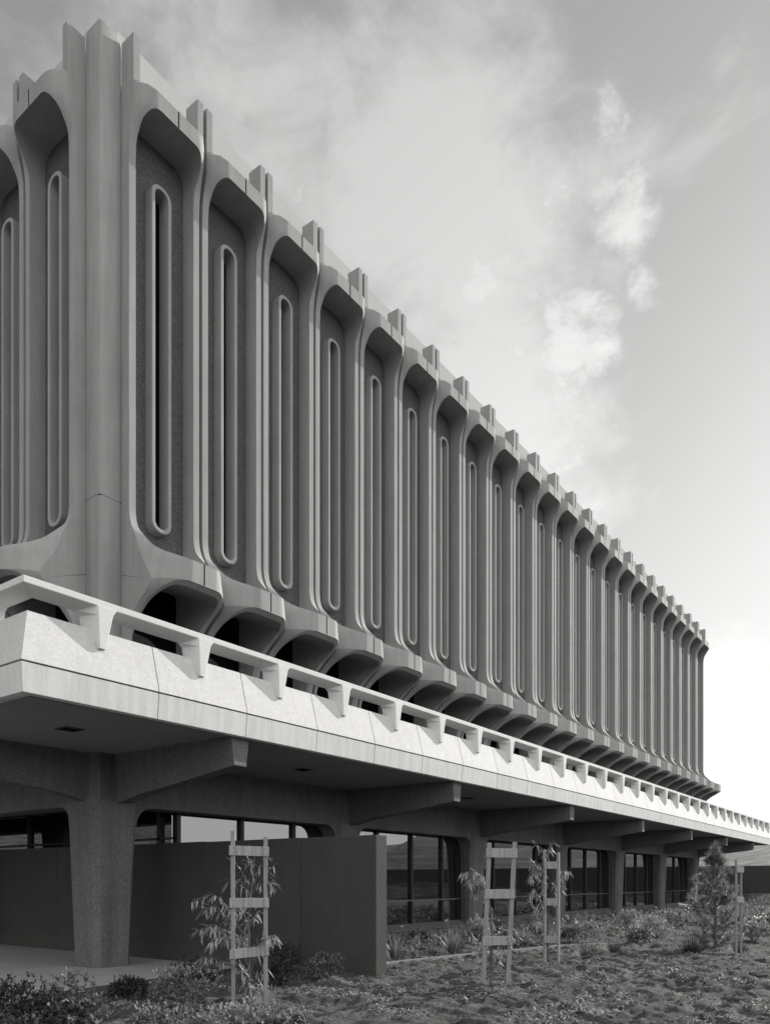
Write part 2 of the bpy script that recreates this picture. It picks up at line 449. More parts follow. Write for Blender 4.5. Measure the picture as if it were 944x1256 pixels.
def facade_mesh():
    fil = 0.10
    out = [(U0, Z_BOT)]
    # bottom: the two legs; outline runs along the outside counter-clockwise: start bottom-left leg outer
    outer = [(U0, Z_BOT), (R0, Z_BOT)] + LO[::-1][1:-1] + [(R1, Z_BOT), (U1, Z_BOT), (U1, Z_TOP), (R1+0.0, Z_TOP)]
    # fin inner edge down to hood top with fillet
    outer += [(R1, Z_HT+fil)]
    for i in range(1, 5):
        a = i/5*.5*PI
        outer.append((R1-fil + fil*math.cos(a), Z_HT+fil - fil*math.sin(a)))
    outer.append((R1-fil, Z_HT))
    outer.append((R0+fil, Z_HT))
    for i in range(4, 0, -1):
        a = i/5*.5*PI
        outer.append((R0+fil - fil*math.cos(a), Z_HT+fil - fil*math.sin(a)))
    outer += [(R0, Z_HT+fil), (R0, Z_TOP), (U0, Z_TOP)]
    outer = densify(outer, True, 0.07)
    hole = UPPER_OPEN
    pts = []; edges = []
    def loop(l):
        n0 = len(pts); pts.extend(l)
        for i in range(len(l)): edges.append((n0+i, n0+(i+1) % len(l)))
        return list(range(n0, n0+len(l)))
    lo_ = loop(outer); lh = loop(hole)
    def inside(poly, x, y):
        c = False; n = len(poly); j = n-1
        for i in range(n):
            xi, yi = poly[i]; xj, yj = poly[j]
            if (yi > y) != (yj > y) and x < (xj-xi)*(y-yi)/(yj-yi)+xi: c = not c
            j = i
        return c
    us = [0.085, 0.13] + [round(0.205+0.0632*i, 4) for i in range(20)] + [B-0.13, B-0.085]
    bpts = list(pts)
    bp = np.array(bpts)
    for z in ROWS:
        for u in us:
            if inside(outer, u, z) and not inside(hole, u, z):
                if np.min((bp[:, 0]-u)**2 + (bp[:, 1]-z)**2) > 0.022**2:
                    pts.append((u, z))
    for z in (Z_SB-0.05, Z_ST-0.03):
        for i in range(24):
            u = 0.08+i*(B-0.16)/23
            if inside(outer, u, z) and not inside(hole, u, z): pts.append((u, z))
    # arris lines: bevel round the arch and the creases of hood and shelf
    def line(l):
        n0 = len(pts); pts.extend(l)
        for i in range(len(l)-1): edges.append((n0+i, n0+i+1))
    zr = Z_AR-RZT-.03
    off = [(R1+CH, Z_BOT)] + [(R1+CH, z) for z in ROWS if z < zr]
    for i in range(17):
        a = .5*PI*i/16; off.append((R1-RT+(RT+CH)*math.cos(a), Z_AR-RZT + (RZT+CH)*math.sin(a)))
    for i in range(17):
        a = .5*PI+.5*PI*i/16; off.append((R0+RT+(RT+CH)*math.cos(a), Z_AR-RZT + (RZT+CH)*math.sin(a)))
    off += [(R0-CH, z) for z in reversed(ROWS) if z < zr] + [(R0-CH, Z_BOT)]
    line(off)
    for u in (.555, B-.555): line([(u, Z_SB), (u, 5.25), (u, Z_ST)])
    for u in (.345, B-.345): line([(u, Z_HB), (u, 13.45), (u, Z_HT)])
    line([(.09+i*(B-.18)/24, Z_SB) for i in range(25)])
    vo, eo, fo, ov, oe, of = delaunay_2d_cdt([Vector(p) for p in pts], edges, [], 0, 1e-5)
    tris = []
    for f in fo:
        cx = sum(vo[i][0] for i in f)/len(f); cz = sum(vo[i][1] for i in f)/len(f)
        if inside(outer, cx, cz) and not inside(hole, cx, cz): tris.append(tuple(f))
    nv = len(vo)
    def back(z): return -0.39 if z > 13.5 else -0.05
    def bz(z):
        if z < 4.0 or z > Z_ST: return z
        if z <= Z_AR: return z + .43*smooth01((z-4.0)/(Z_AR-4.0))
        return 5.39 + (z-Z_AR)*.085
    def bpt(v):
        u, z = v[0], v[1]
        if Z_AR-RZT-.001 < z < Z_AR+.001 and lo_dist(u, z) < .004:      # the arch squares up towards the glass
            cx = R1-RT if u > B/2 else R0+RT; cz = Z_AR-RZT
            if abs(u-B/2) > B/2-R0-RT:
                c = abs(u-cx)/RT; q = abs(z-cz)/RZT; m = max(c, q, 1e-6)
                u = cx + math.copysign(c/m*RT, u-cx); z = cz + q/m*RZT
        return (u, back(v[1]), bz(z))
    V = [(v[0], front(v[0], v[1]), v[1]) for v in vo] + [bpt(v) for v in vo]
    F = [tuple(f) for f in tris] + [tuple(i+nv for i in reversed(f)) for f in tris]
    cnt = {}
    for f in tris:
        for i in range(3):
            a, b = f[i], f[(i+1) % 3]
            cnt[(a, b)] = 1
    for (a, b) in list(cnt):
        if (b, a) not in cnt: F.append((b, a, a+nv, b+nv))
    return [(x, y, z+E) for x, y, z in V], F

fv, ff = facade_mesh()
proto = link_mesh('facade_panel', fv, ff, M['panel'], bld)
bm = bmesh.new(); bm.from_mesh(proto.data); bmesh.ops.recalc_face_normals(bm, faces=bm.faces); bm.to_mesh(proto.data); bm.free()
shade(proto.data, 24)

# drip slots: thin dark joints in hood and shelf at mid bay
mb = MB()
mb.hexa([(B/2-.012, -1.6425, Z_SB+E+.012), (B/2+.012, -1.6425, Z_SB+E+.012), (B/2+.012, -1.58, Z_SB+E+.012), (B/2-.012, -1.58, Z_SB+E+.012)],
        [(B/2-.012, -1.6425, Z_ST+E+.003), (B/2+.012, -1.6425, Z_ST+E+.003), (B/2+.012, -1.56, Z_ST+E+.003), (B/2-.012, -1.56, Z_ST+E+.003)])
slot = mb.build('joint_seal', M['dark'], proto)
mb = MB()
mb.box(B/2-.012, B/2+.012, -0.9680, -0.90, Z_HB+E+.006, Z_HT+E+.003)
slot2 = mb.build('joint_seal', M['dark'], proto)
# aggregate infill with a hole for the slot window
WC, WO, WI, WT, WB = B/2, 0.215, 0.145, 12.52, 6.27
def plate_with_hole():
    outer = [(R0-.01, Z_ST-.03), (R1+.01, Z_ST-.03), (R1+.01, Z_HB+.03), (R0-.01, Z_HB+.03)]
    hole = rrect(WC-WI-.03, WC+WI+.03, WB+.04, WT-.04, WI, WI, 8)
    pts = outer + hole
    ed = [(i, (i+1) % 4) for i in range(4)] + [(4+i, 4+(i+1) % len(hole)) for i in range(len(hole))]
    vo, eo, fo, *_ = delaunay_2d_cdt([Vector(p) for p in pts], ed, [], 0, 1e-5)
    fs = []
    for f in fo:
        cx = sum(vo[i][0] for i in f)/len(f); cz = sum(vo[i][1] for i in f)/len(f)
        j = len(hole)-1; c = False
        for i in range(len(hole)):
            xi, yi = hole[i]; xj, yj = hole[j]
            if (yi > cz) != (yj > cz) and cx < (xj-xi)*(cz-yi)/(yj-yi)+xi: c = not c
            j = i
        if not c: fs.append(tuple(f))
    return [(v[0], -0.30, v[1]+E) for v in vo], fs
pv, pf = plate_with_hole()
infill = link_mesh('aggregate_infill', pv, pf, M['aggregate'], proto)
bm = bmesh.new(); bm.from_mesh(infill.data)
r = bmesh.ops.extrude_face_region(bm, geom=list(bm.faces))
bmesh.ops.translate(bm, vec=(0, .12, 0), verts=[v for v in r['geom'] if isinstance(v, bmesh.types.BMVert)])
bmesh.ops.recalc_face_normals(bm, faces=bm.faces); bm.to_mesh(infill.data); bm.free()
# raised frame round the slot window
def ring(y0, y1, o, i):
    n = len(o); V = []; F = []
    for (a, y) in ((o, y0+.012), (o, y1), (i, y1), (i, y0+.008)):
        V += [(p[0], y, p[1]+E) for p in a]
    # front face inset for a softened arris
    def mixp(p, q, t): return (p[0]+(q[0]-p[0])*t, p[1]+(q[1]-p[1])*t)
    V += [(*mixp(p, q, .16)[:1], y0, mixp(p, q, .16)[1]+E) for p, q in zip(o, i)]
    V += [(*mixp(p, q, .86)[:1], y0, mixp(p, q, .86)[1]+E) for p, q in zip(o, i)]
    for k in range(n):
        m = (k+1) % n
        F += [(k, m, n+m, n+k), (n+k, n+m, 2*n+m, 2*n+k), (2*n+k, 2*n+m, 3*n+m, 3*n+k),
              (3*n+k, 3*n+m, 5*n+m, 5*n+k), (5*n+k, 5*n+m, 4*n+m, 4*n+k), (4*n+k, 4*n+m, m, k)]
    return V, F
ov = rrect(WC-WO, WC+WO, WB, WT, WO-.02, WO-.02, 9)
iv = rrect(WC-WI, WC+WI, WB+WO-WI, WT-WO+WI, WI-.012, WI-.012, 9)
V, F = ring(-0.50, -0.20, ov, iv)
wf = link_mesh('window_frame', V, F, M['panel'], proto)
bm = bmesh.new(); bm.from_mesh(wf.data); bmesh.ops.recalc_face_normals(bm, faces=bm.faces); bm.to_mesh(wf.data); bm.free()
shade(wf.data, 35)
mb = MB(); mb.box(WC-WI-.02, WC+WI+.02, -.235, -.205, WB+E+.03, WT+E-.03)
pane = mb.build('window_pane', M['slot_glass'], proto)
# storefront behind the lower arch
mb = MB(); mb.box(R0-.02, R1+.02, -.10, -.06, Z_BOT+E, 5.37+E)
lpane = mb.build('terrace_window', M['slot_glass'], proto)
kids = [slot, slot2, infill, wf, pane, lpane]
for k in range(NX):
    p = proto if k == 0 else copy_child(proto, bld)
    p.location = (k*B, 0, 0)
    if k:
        for c in kids: copy_child(c, p)
for k in range(NY):
    p = copy_child(proto, bld)
    p.location = (0, (k+1)*B, 0); p.rotation_euler = (0, 0, -PI/2)
    for c in kids: copy_child(c, p)

# corner piers
def pier(x0, x1, y0, y1, name='corner_pier'):
    mb = MB(); mb.box(x0, x1, y0, y1, Z_BOT+E, 14.62+E)
    o = mb.build(name, M['panel'], bld, bevel=0.055, smooth=40)
    mb = MB(); mb.box(x0-.0012, x1+.0012, y0-.0012, y1+.0012, 6.54+E, 6.548+E); mb.build('pier_joint', M['panel_dark'], o)
    return o
pier(-.385, .055, -.385, .055)
pier(NX*B-.055, NX*B+.385, -.385, .055)
# core, roof and pale parapet sheets
mb = MB(); mb.box(.0, NX*B, -.04, NY*B, Z_BOT+E, 13.7+E)
core = mb.build('core_wall', M['panel'], bld)
mb = MB(); mb.box(-.045, NX*B+.045, -.28, -.05, 13.62+E, 13.75+E); mb.box(-.28, -.05, -.28, NY*B, 13.62+E, 13.752+E)
mb.build('roof_edge', M['roof'], bld)
mb = MB(); mb.box(.03, NX*B-.03, -.27, -.23, 13.76+E, 14.80+E); mb.build('parapet_screen', M['parapet'], bld)
mb = MB(); mb.box(-.27, -.23, .03, NY*B-.03, 13.76+E, 14.80+E); mb.build('parapet_screen', M['parapet'], bld)

# terrace: slab, fascia, rail
XE, YE = NX*B+5.2, NY*B+1.0
Z_SOF = 2.20
mb = MB(); mb.box(-3.10, XE-.1, -3.10, YE, Z_SOF+E, 2.86+E)
mb.build('terrace_slab', M['soffit'], bld)
mb = MB(); mb.box(-3.0, XE-.2, -3.0, YE-.1, 2.865+E, 2.885+E); mb.build('terrace_paving', M['terrace'], bld)
def sweep(mb, prof, s0, s1, side, mitre0=False, gap=.006):
    """prof: (offset outward from the column line, z); side 'x' runs along X, 'y' along Y; mitre0 cuts the start to the corner diagonal"""
    n = len(prof); vs = []
    for (o, z) in prof:
        a = -o if mitre0 else s0+gap
        vs.append((a, -o, z+E) if side == 'x' else (-o, a, z+E))
    for (o, z) in prof:
        vs.append((s1-gap, -o, z+E) if side == 'x' else (-o, s1-gap, z+E))
    fs = [tuple(range(n)), tuple(range(2*n-1, n-1, -1))] + [(i, i+n, (i+1) % n+n, (i+1) % n) for i in range(n)]
    mb.add(vs, fs)
FU = [(3.00, 3.18), (3.215, 3.18), (3.375, 2.545), (3.10, 2.545)]
FL = [(3.10, 2.530), (3.365, 2.530), (3.335, 2.185), (3.27, 2.172), (3.11, 2.215), (3.10, 2.215)]
joints = [DX+k*B for k in range(-1, NX+4)]
def fascia(side, js):
    prev = None
    for i, j in enumerate(js):
        mb = MB(); sweep(mb, FU, prev if prev is not None else 0, j, side, mitre0=(prev is None))
        mb.build('fascia_panel', M['white'], bld, bevel=.006)
        mb = MB(); sweep(mb, FL, prev if prev is not None else 0, j, side, mitre0=(prev is None))
        mb.build('fascia_band', M['white2'], bld, bevel=.006)
        prev = j
fascia('x', joints + [XE])
fascia('y', [DX+k*B for k in range(-1, NY+1)])
# dark backing behind the open joints
mb = MB(); mb.box(-3.16, XE-.02, -3.16, -2.95, 2.25+E, 3.12+E); mb.box(-3.16, -2.95, -2.95, YE-.02, 2.25+E, 3.12+E)
mb.build('fascia_backing', M['dark'], bld)
# rail: top beam and tapered posts
RB = [(3.315, 3.545), (3.315, 3.462), (3.12, 3.39), (3.06, 3.40), (3.05, 3.545)]
for side, end in (('x', XE), ('y', YE)):
    mb = MB(); sweep(mb, RB, 0, end, side, mitre0=True, gap=.004)
    mb.build('terrace_rail', M['rail'], bld, bevel=.008)
def post_mesh():
    # front outline (x,z) at the outer face, wider outline at the back, both narrowing downwards
    fr = [(-.12, 3.466), (.15, 3.466), (.10, 3.41), (-.01, 2.93), (-.095, 2.93), (-.115, 3.35)]
    bk = [(-.32, 3.40), (.27, 3.40), (.19, 3.34), (.06, 2.95), (-.155, 2.95), (-.235, 3.34)]
    n = len(fr)
    vs = [(x, -3.325, z+E) for x, z in fr] + [(x, -3.08, z+E) for x, z in bk]
    fs = [tuple(range(n)), tuple(range(2*n-1, n-1, -1))] + [(i, i+n, (i+1) % n+n, (i+1) % n) for i in range(n)]
    mb = MB(); mb.add(vs, fs); return mb
pp = post_mesh().build('rail_post', M['rail'], bld, bevel=.006)
pxs = [-.62+k*B for k in range(-1, NX+4)]
for i, x in enumerate(pxs):
    o = pp if i == 0 else copy_child(pp, bld)
    o.location = (x, 0, 0)
for k in range(-1, NY+1):
    o = copy_child(pp, bld); o.location = (0, -.62+k*B, 0); o.rotation_euler = (0, 0, -PI/2); o.scale = (-1, 1, 1)

# ground storey: tapered columns, haunched beams, rounded spandrels
SP = 4*B
CX0 = 0.17
def shaft(cx, cy):
    mb = MB()
    secs = [(0.0, .365, .10), (0.45, .375, .10), (2.35, .435, .11), (2.62, .45, .11), (2.80, .47, .11), (3.2, .47, .11), (3.70, .47, .11)]
    rings = []
    for z, h, c in secs:
        r = [(-h+c, -h), (-.12, -h), (-.09, -h+.010), (.09, -h+.010), (.12, -h), (h-c, -h), (h, -h+c), (h, -.12), (h-.025, -.09), (h-.025, .09), (h, .12), (h, h-c), (h-c, h), (.12, h), (-.12, h), (-h+c, h), (-h, h-c),
             (-h, .12), (-h+.025, .09), (-h+.025, -.09), (-h, -.12), (-h, -h+c)]
        rings.append([(cx+x, cy+y, z) for x, y in r])
    n = len(rings[0])
    vs = [p for r in rings for p in r]
    fs = [tuple(range(n-1, -1, -1)), tuple((len(rings)-1)*n+k for k in range(n))]
    for i in range(len(rings)-1):
        for k in range(n): fs.append((i*n+k, i*n+(k+1) % n, (i+1)*n+(k+1) % n, (i+1)*n+k))
    mb.add(vs, fs); return mb
def hbeam(mb, cx, cy, length, ax):
    # haunched cantilever: deep at the column, shallow at its tip, sides battered
    prof = [(0.0, 1.36), (.25, 1.385), (.45, 1.43), (.75, 1.485), (1.3, 1.54), (length, 1.76)]
    wt, wb = .185, .125
    vs = []; n = len(prof)
    for s in (-1, 1):
        for (d, z) in prof:
            for (w, zz) in ((wb, z), (wt, Z_SOF+.02)):
                if ax == 'y': vs.append((cx+s*w, cy-d, zz+E))
                else: vs.append((cx-d, cy+s*w, zz+E))
    fs = []
    for i in range(n-1):
        a = 2*i; fs.append((a, a+1, a+3, a+2)); b = 2*n+a; fs.append((b, b+2, b+3, b+1))
        fs.append((a, a+2, b+2, b)); fs.append((a+1, b+1, b+3, a+3))
    fs.append((0, 2*n, 2*n+1, 1)); e = 2*(n-1); fs.append((e, e+1, 2*n+e+1, 2*n+e))
    mb.add(vs, fs)
def spandrel_arm(mb, c0, half, sgn, y0, y1, ax):
    """half of the wall beam between two columns, with a rounded corner at the column"""
    z1 = 1.33; r = .34; e = .43
    pts = [(.02, Z_SOF+.015), (.02, z1-r), (e, z1-r)]
    for i in range(9):
        a = PI - .5*PI*i/8
        pts.append((e+.005+r + r*math.cos(a), z1-r+.001 + r*math.sin(a)))
    pts += [(half, z1), (half, Z_SOF+.015)]
    mb.prism([((c0+sgn*p[0]), p[1]+E) for p in pts], y0, y1, 'y' if ax == 'x' else 'x')

ncol = NX//4+1
for i in range(ncol):
    cx = CX0+i*SP; cy = .12
    s = shaft(cx-.11, cy+.08).build('column', M['column'], bld, smooth=30)
    mb = MB(); hbeam(mb, cx, cy-.3, 3.02, 'y')
    mb.build('cantilever_beam', M['column'], bld, bevel=.008)
    if i == 0:
        mb = MB(); hbeam(mb, cx-.3, cy, 3.02, 'x'); mb.build('cantilever_beam', M['column'], bld, bevel=.008)
    mb = MB()
    if i < ncol-1: spandrel_arm(mb, cx-.11, SP/2, 1, -.18, .30, 'x')
    if i > 0: spandrel_arm(mb, cx-.11, SP/2, -1, -.18, .30, 'x')
    mb.build('spandrel', M['column'], bld, smooth=25)
for i in range(1, NY//4+1):
    cy = .12+i*SP; cx = CX0
    shaft(cx-.11, cy+.08).build('column', M['column'], bld, smooth=30)
    mb = MB(); hbeam(mb, cx-.3, cy, 3.02, 'x'); mb.build('cantilever_beam', M['column'], bld, bevel=.008)
mb = MB()
for i in range(0, NY//4+1):
    cy = .20+i*SP
    if i < NY//4: spandrel_arm(mb, cy, SP/2, 1, -.30, .2, 'y')
    if i > 0: spandrel_arm(mb, cy, SP/2, -1, -.30, .2, 'y')
mb.build('spandrel', M['column'], bld, smooth=25)
# ground floor window walls on the long front
GY = .26
for i in range(ncol-1):
    x0 = CX0+i*SP + (1.45 if i == 0 else .24); x1 = CX0+(i+1)*SP-.46
    mb = MB()
    xs = [i*SP + k*B + .20 for k in (1, 2, 3)]
    if i == 0: xs = [1.74] + xs[1:]
    for x in xs: mb.box(x-.045, x+.045, GY-.07, GY+.04, -1.22+E, 1.40+E)
    mb.box(x0, x1, GY-.05, GY+.05, 1.335+E, 1.42+E)
    # dark side infill between glass and column, rounded at the head
    mb.box(x1-.16, x1+.1, GY-.045, GY+.035, -1.2+E, 1.335+E)
    w = mb.build('window_wall', M['frame'], bld)
    mb = MB(); mb.box(x0, x1, GY-.078, GY-.05, -.555+E, -.52+E)
    for x in xs: mb.box(x+.046, x+.058, GY-.072, GY, -1.2+E, -.3+E)
    mb.build('transom', M['edge'], w)
    mb = MB(); mb.box(x0, x1, GY, GY+.02, -1.2+E, 1.36+E); mb.build('pane', M['glass'], w)
    # rounded corner piece at the head of the right pane
    mb = MB(); r = .30
    pts = [(x1-.15, 1.34+E)] + [(x1-.15-r+r*math.cos(a), 1.34+E-r+r*math.sin(a)) for a in [PI/2*k/8 for k in range(9)]][::1]
    mb.prism([(x1-.15+.002, 1.345+E)] + [(x1-.15-r+r*math.cos(a), 1.34+E-r+r*math.sin(a)) for a in [PI/2*k/8 for k in range(9)]], GY-.04, GY-.005, 'y')
    mb.build('head_corner', M['frame'], w)
    mb = MB(); mb.prism([(GY-.26, -1.36+E), (GY-.30, -1.36+E), (GY-.30, -1.33+E), (GY-.04, -1.19+E), (GY+.1, -1.19+E), (GY+.1, -1.36+E)], x0-.05, x1+.05, 'x')
    mb.build('window_sill', M['sill'], w)
    mb = MB(); mb.box(x0-.05, x1+.05, -.20, GY+.1, -.3, -1.365+E); mb.build('base_beam', M['sill'], bld)
# glazed clerestory set back on the short front
mb = MB()
for k in range(8): mb.box(1.60, 1.70, .60+k*2.4, .70+k*2.4, .72+E, 2.2+E)
mb.box(1.60, 1.70, GY, 20, 1.52+E, 1.58+E); mb.box(1.60, 1.70, GY, 20, .82+E, .86+E)
w = mb.build('clerestory', M['frame'], bld)
mb = MB(); mb.box(1.66, 1.68, GY, 20, .5+E, 2.19+E); mb.build('pane', M['glass'], w)
# dark rooms behind the glass
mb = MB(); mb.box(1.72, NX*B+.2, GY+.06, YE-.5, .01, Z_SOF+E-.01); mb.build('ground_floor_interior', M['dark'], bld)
# recessed square lights in the soffit
for k in range(-0, 7):
    x = -1.74 if k == 0 else 3.24+(k-1)*SP
    mb = MB(); mb.box(x-.15, x+.15, -1.85, -1.55, Z_SOF+E-.012, Z_SOF+E+.01)
    o = mb.build('ceiling_light', M['light_trim'], bld)
    mb = MB(); mb.box(x-.115, x+.115, -1.815, -1.585, Z_SOF+E-.016, Z_SOF+E-.0121); mb.build('lens', M['dark'], o)

# ------------------------------------------------------------------ free-standing walls
def wing_wall():
    root = empty('screen_wall', (1.5, -4.9, 0))
    tag(root, 'low dark plastered screen wall running out from under the terrace into the planting', 'wall')
    ys = [0, 1.55, 3.95, 6.35, 8.75, 11.15, 13.55, 16.0]
    for a, b in zip(ys[:-1], ys[1:]):
        mb = MB(); mb.box(-.14, .14, a+.004, b-.004, -.25, 2.21+.004*a)
        mb.build('wall_panel', M['wall'], root, bevel=.008)
    mb = MB(); mb.box(-.12, .12, .02, 15.9, -.25, 2.18); mb.build('wall_core', M['dark'], root)
    return root
wing_wall()
mb = MB(); mb.box(48, 48.4, -40, 16, -.3, 2.54)
o = mb.build('retaining_wall', M['wall_far'], None, bevel=.02)
tag(o, 'long dark retaining wall closing the garden at the foot of the hillside', 'wall')

# ------------------------------------------------------------------ ground
from mathutils import noise
def gz(x, y):
    if x > 44: return 0
    h = 0.05*noise.noise(Vector((x*.35, y*.35, 3.1))) + 0.035*noise.noise(Vector((x*1.3, y*1.3, 7.7)))
    h += 0.085*noise.noise(Vector((x*2.8, y*2.8, 1.7))) + 0.045*noise.noise(Vector((x*7.0, y*7.0, 5.2))) + .022*noise.noise(Vector((x*17., y*17., 2.2)))
    h += .05*abs(noise.noise(Vector((x*2.1, y*2.1, 9.4))))
    # planting level fades to the paved floor beside the building
    edge = smooth01((-2.0-y)/1.2) if x < 1.5 else smooth01((-.6-y)/.8)
    if x < 1.2 and y > -3.6+.0*x: edge *= smooth01((-y-2.3)/0.9)
    mound = 0.10*math.exp(-((x-3.5)**2+(y+9)**2)/9)
    return (h+.02+mound)*edge - .03*(1-edge)
def grid_ground():
    def axis(segs):
        out = []
        for a, b, st in segs:
            n = max(1, int(round((b-a)/st)))
            out += [a+(b-a)*i/n for i in range(n)]
        out.append(segs[-1][1]); return out
    xs = axis([(-900, -60, 140), (-60, -9, 6), (-9, -5, .12), (-5, 8, .036), (8, 18, .075), (18, 44, .5), (44, 60, 4), (60, 900, 120)])
    ys = axis([(-900, -60, 140), (-60, -14, 5), (-14, -2, .04), (-2, .5, .12), (.5, 30, 2.5), (30, 900, 120)])
    V = [(x, y, gz(x, y) if (-9 <= x <= 44 and -14 <= y <= .6) else (-.03 if y > -2 and x < 44 else 0.0)) for y in ys for x in xs]
    nx = len(xs)
    F = [(j*nx+i, j*nx+i+1, (j+1)*nx+i+1, (j+1)*nx+i) for j in range(len(ys)-1) for i in range(nx-1)]
    o = link_mesh('ground', V, F, M['soil'])
    o.data.polygons.foreach_set('use_smooth', [True]*len(o.data.polygons))
    return tag(o, kind='structure')
grid_ground()
# paved forecourt under the terrace
pvp = [(-30, -2.6), (-3.2, -2.6), (-2.2, -2.0), (-.9, -1.9), (1.36, -1.75), (1.36, 22), (-30, 22)]
mb = MB(); mb.prism(pvp, -.2, .0, 'z')
o = mb.build('paving', M['paving']); tag(o, kind='structure')

# hillside rising behind the far wall and round to the right, distant ridge
def hills():
    # polar sheet round the camera site: azimuth from +Y turning to -Y, rising with distance
    V = []; F = []
    az = [math.radians(a) for a in np.linspace(78, -275, 170)]
    rs = [52, 60, 75, 95, 120, 150, 190, 240, 300, 380, 480, 600]
    def hh(a, r):
        d = math.degrees(a)
        # ridge angle seen from the site
        el = interp(-d, [(-78, .2), (-30, .5), (-16, 1.1), (-12, 1.9), (-9, 2.6), (-3, 3.0), (10, 4.6), (20, 5.4), (25, 4.6), (29, 3.7), (33, 3.0), (40, 2.4), (55, 1.9), (90, 1.6), (160, 1.6), (178, 3.5), (200, 5.5), (240, 6.0), (262, 2.0), (275, .5)])
        top = math.tan(math.radians(el))*600
        near = interp(-d, [(-20, 1.0), (-8, .9), (20, .75), (26, .0), (180, 0)])
        t = (r-52)/(600-52)
        shp = (near*min(1, t*1.9)**.8 + (1-near)*smooth01(t)**1.6)
        n = noise.fractal(Vector((r*math.cos(a)*.012, r*math.sin(a)*.012, 0)), 1.0, 2.0, 5)
        return max(0, top*shp*(1+.12*n)) - .1
    for r in rs:
        for a in az:
            V.append((CAM.x + r*math.cos(a), CAM.y + r*math.sin(a), hh(a, r)))
    n = len(az)
    F = [(j*n+i, (j+1)*n+i, (j+1)*n+i+1, j*n+i+1) for j in range(len(rs)-1) for i in range(n-1)]
    o = link_mesh('hills', V, F, M['hill'])
    o.data.polygons.foreach_set('use_smooth', [True]*len(o.data.polygons))
    tag(o, kind='structure')
hills()

# ------------------------------------------------------------------ plants
def leaf_geo(V, F, p, d, up, L, W, fold=.25, curl=0.0):
    """one folded pointed leaf from p along d"""
    d = d.normalized(); s = d.cross(up)
    if s.length < 1e-4: s = d.orthogonal()
    s.normalize(); n = s.cross(d)
    b = len(V)
    m1 = p + d*(L*.38) + n*(-fold*W*.5) ; tip = p + d*L + Vector((0, 0, -curl*L)); 
    m2 = p + d*(L*.7) + n*(-fold*W*.3) + Vector((0, 0, -curl*L*.45))
    V += [tuple(p), tuple(m1 + s*W*.5 + n*fold*W*.5), tuple(m1 - s*W*.5 + n*fold*W*.5), tuple(m2 + s*W*.36 + n*fold*W*.4), tuple(m2 - s*W*.36 + n*fold*W*.4), tuple(tip)]
    F += [(b, b+1, b+2), (b+1, b+3, b+4, b+2), (b+3, b+5, b+4)]

def rnd_dir(zmin=-1.0):
    while True:
        v = Vector((random.gauss(0, 1), random.gauss(0, 1), random.gauss(0, 1)))
        if v.length > 1e-3:
            v.normalize()
            if v.z >= zmin: return v

def shrub(label, loc, rx, ry, h, n, L, W, mat, group=None, name='shrub', cat='shrub', lumps=6, stems=7, spread=.55):
    root = empty(name, loc); tag(root, label, cat, group)
    mb = MB()
    cl = []
    for i in range(lumps):
        a = random.uniform(0, 2*PI); q = random.uniform(.1, 1.0)**.6
        cl.append((Vector((rx*q*.62*math.cos(a), ry*q*.62*math.sin(a), h*random.uniform(.35, .8))), random.uniform(.32, .55)))
    tips = [c[0] for c in cl]
    for t in tips[:stems]:
        mb.tube([Vector((random.uniform(-.03, .03), random.uniform(-.03, .03), -.05)), t*.5+Vector((0, 0, .02)), t], [.012, .009, .005], 5)
    mb.build('stem', M['bark'], root)
    V = []; F = []
    twigs = []
    while len(twigs) < n//7:
        c, s = random.choice(cl)
        d = rnd_dir(-.75)
        q = random.uniform(.45, 1.0)**.5
        p = c + Vector((d.x*rx*s*1.3, d.y*ry*s*1.3, d.z*h*s*.95))*q
        if p.z < .015: continue
        twigs.append((p, d))
    for p, d in twigs:
        td = (d + Vector((0, 0, .5)) + rnd_dir()*spread).normalized()
        for k in range(7):
            ld = (td*.75 + rnd_dir()*.8).normalized()
            leaf_geo(V, F, p + td*(k*L*.16), ld, Vector((0, 0, 1)), L*random.uniform(.7, 1.15), W*random.uniform(.8, 1.2), .3, .05)
    o = link_mesh('foliage', V, F, mat, root)
    return root

def blades(label, loc, h, n, W, mat, group=None, spread=.5, name='spiky_plant', cat='plant', droop=.35, flowers=0, segs=4):
    root = empty(name, loc); tag(root, label, cat, group)
    V = []; F = []
    for i in range(n):
        a = random.uniform(0, 2*PI); lean = random.uniform(.05, 1)**.8*spread
        d = Vector((math.cos(a)*lean, math.sin(a)*lean, 1)).normalized()
        p = Vector((math.cos(a)*.05*random.random(), math.sin(a)*.05*random.random(), -.03))
        L = h*random.uniform(.6, 1.1); s = Vector((-math.sin(a), math.cos(a), 0))
        b = len(V)
        for k in range(segs+1):
            t = k/segs
            w = W*(1-t)**.7*.5 + .0008
            q = p + d*L*t + Vector((math.cos(a), math.sin(a), -1))*droop*L*lean*t*t
            V += [tuple(q+s*w), tuple(q-s*w)]
        for k in range(segs): F.append((b+2*k, b+2*k+1, b+2*k+3, b+2*k+2))
    link_mesh('blades', V, F, mat, root)
    for i in range(flowers):
        a = random.uniform(0, 2*PI); r = h*random.uniform(.15, .35)
        top = Vector((math.cos(a)*r, math.sin(a)*r, h*random.uniform(.9, 1.15)))
        mb = MB(); mb.tube([(0, 0, 0), top*.6, top], [.004, .003, .003], 4)
        st = mb.build('flower_stalk', M['blade'], root)
        V = []; F = []
        for k in range(6):
            aa = k*PI/3
            leaf_geo(V, F, top, Vector((math.cos(aa), math.sin(aa), .5)), Vector((0, 0, 1)), .045, .035, .1)
        link_mesh('petals', V, F, M['flower'], st)
    return root

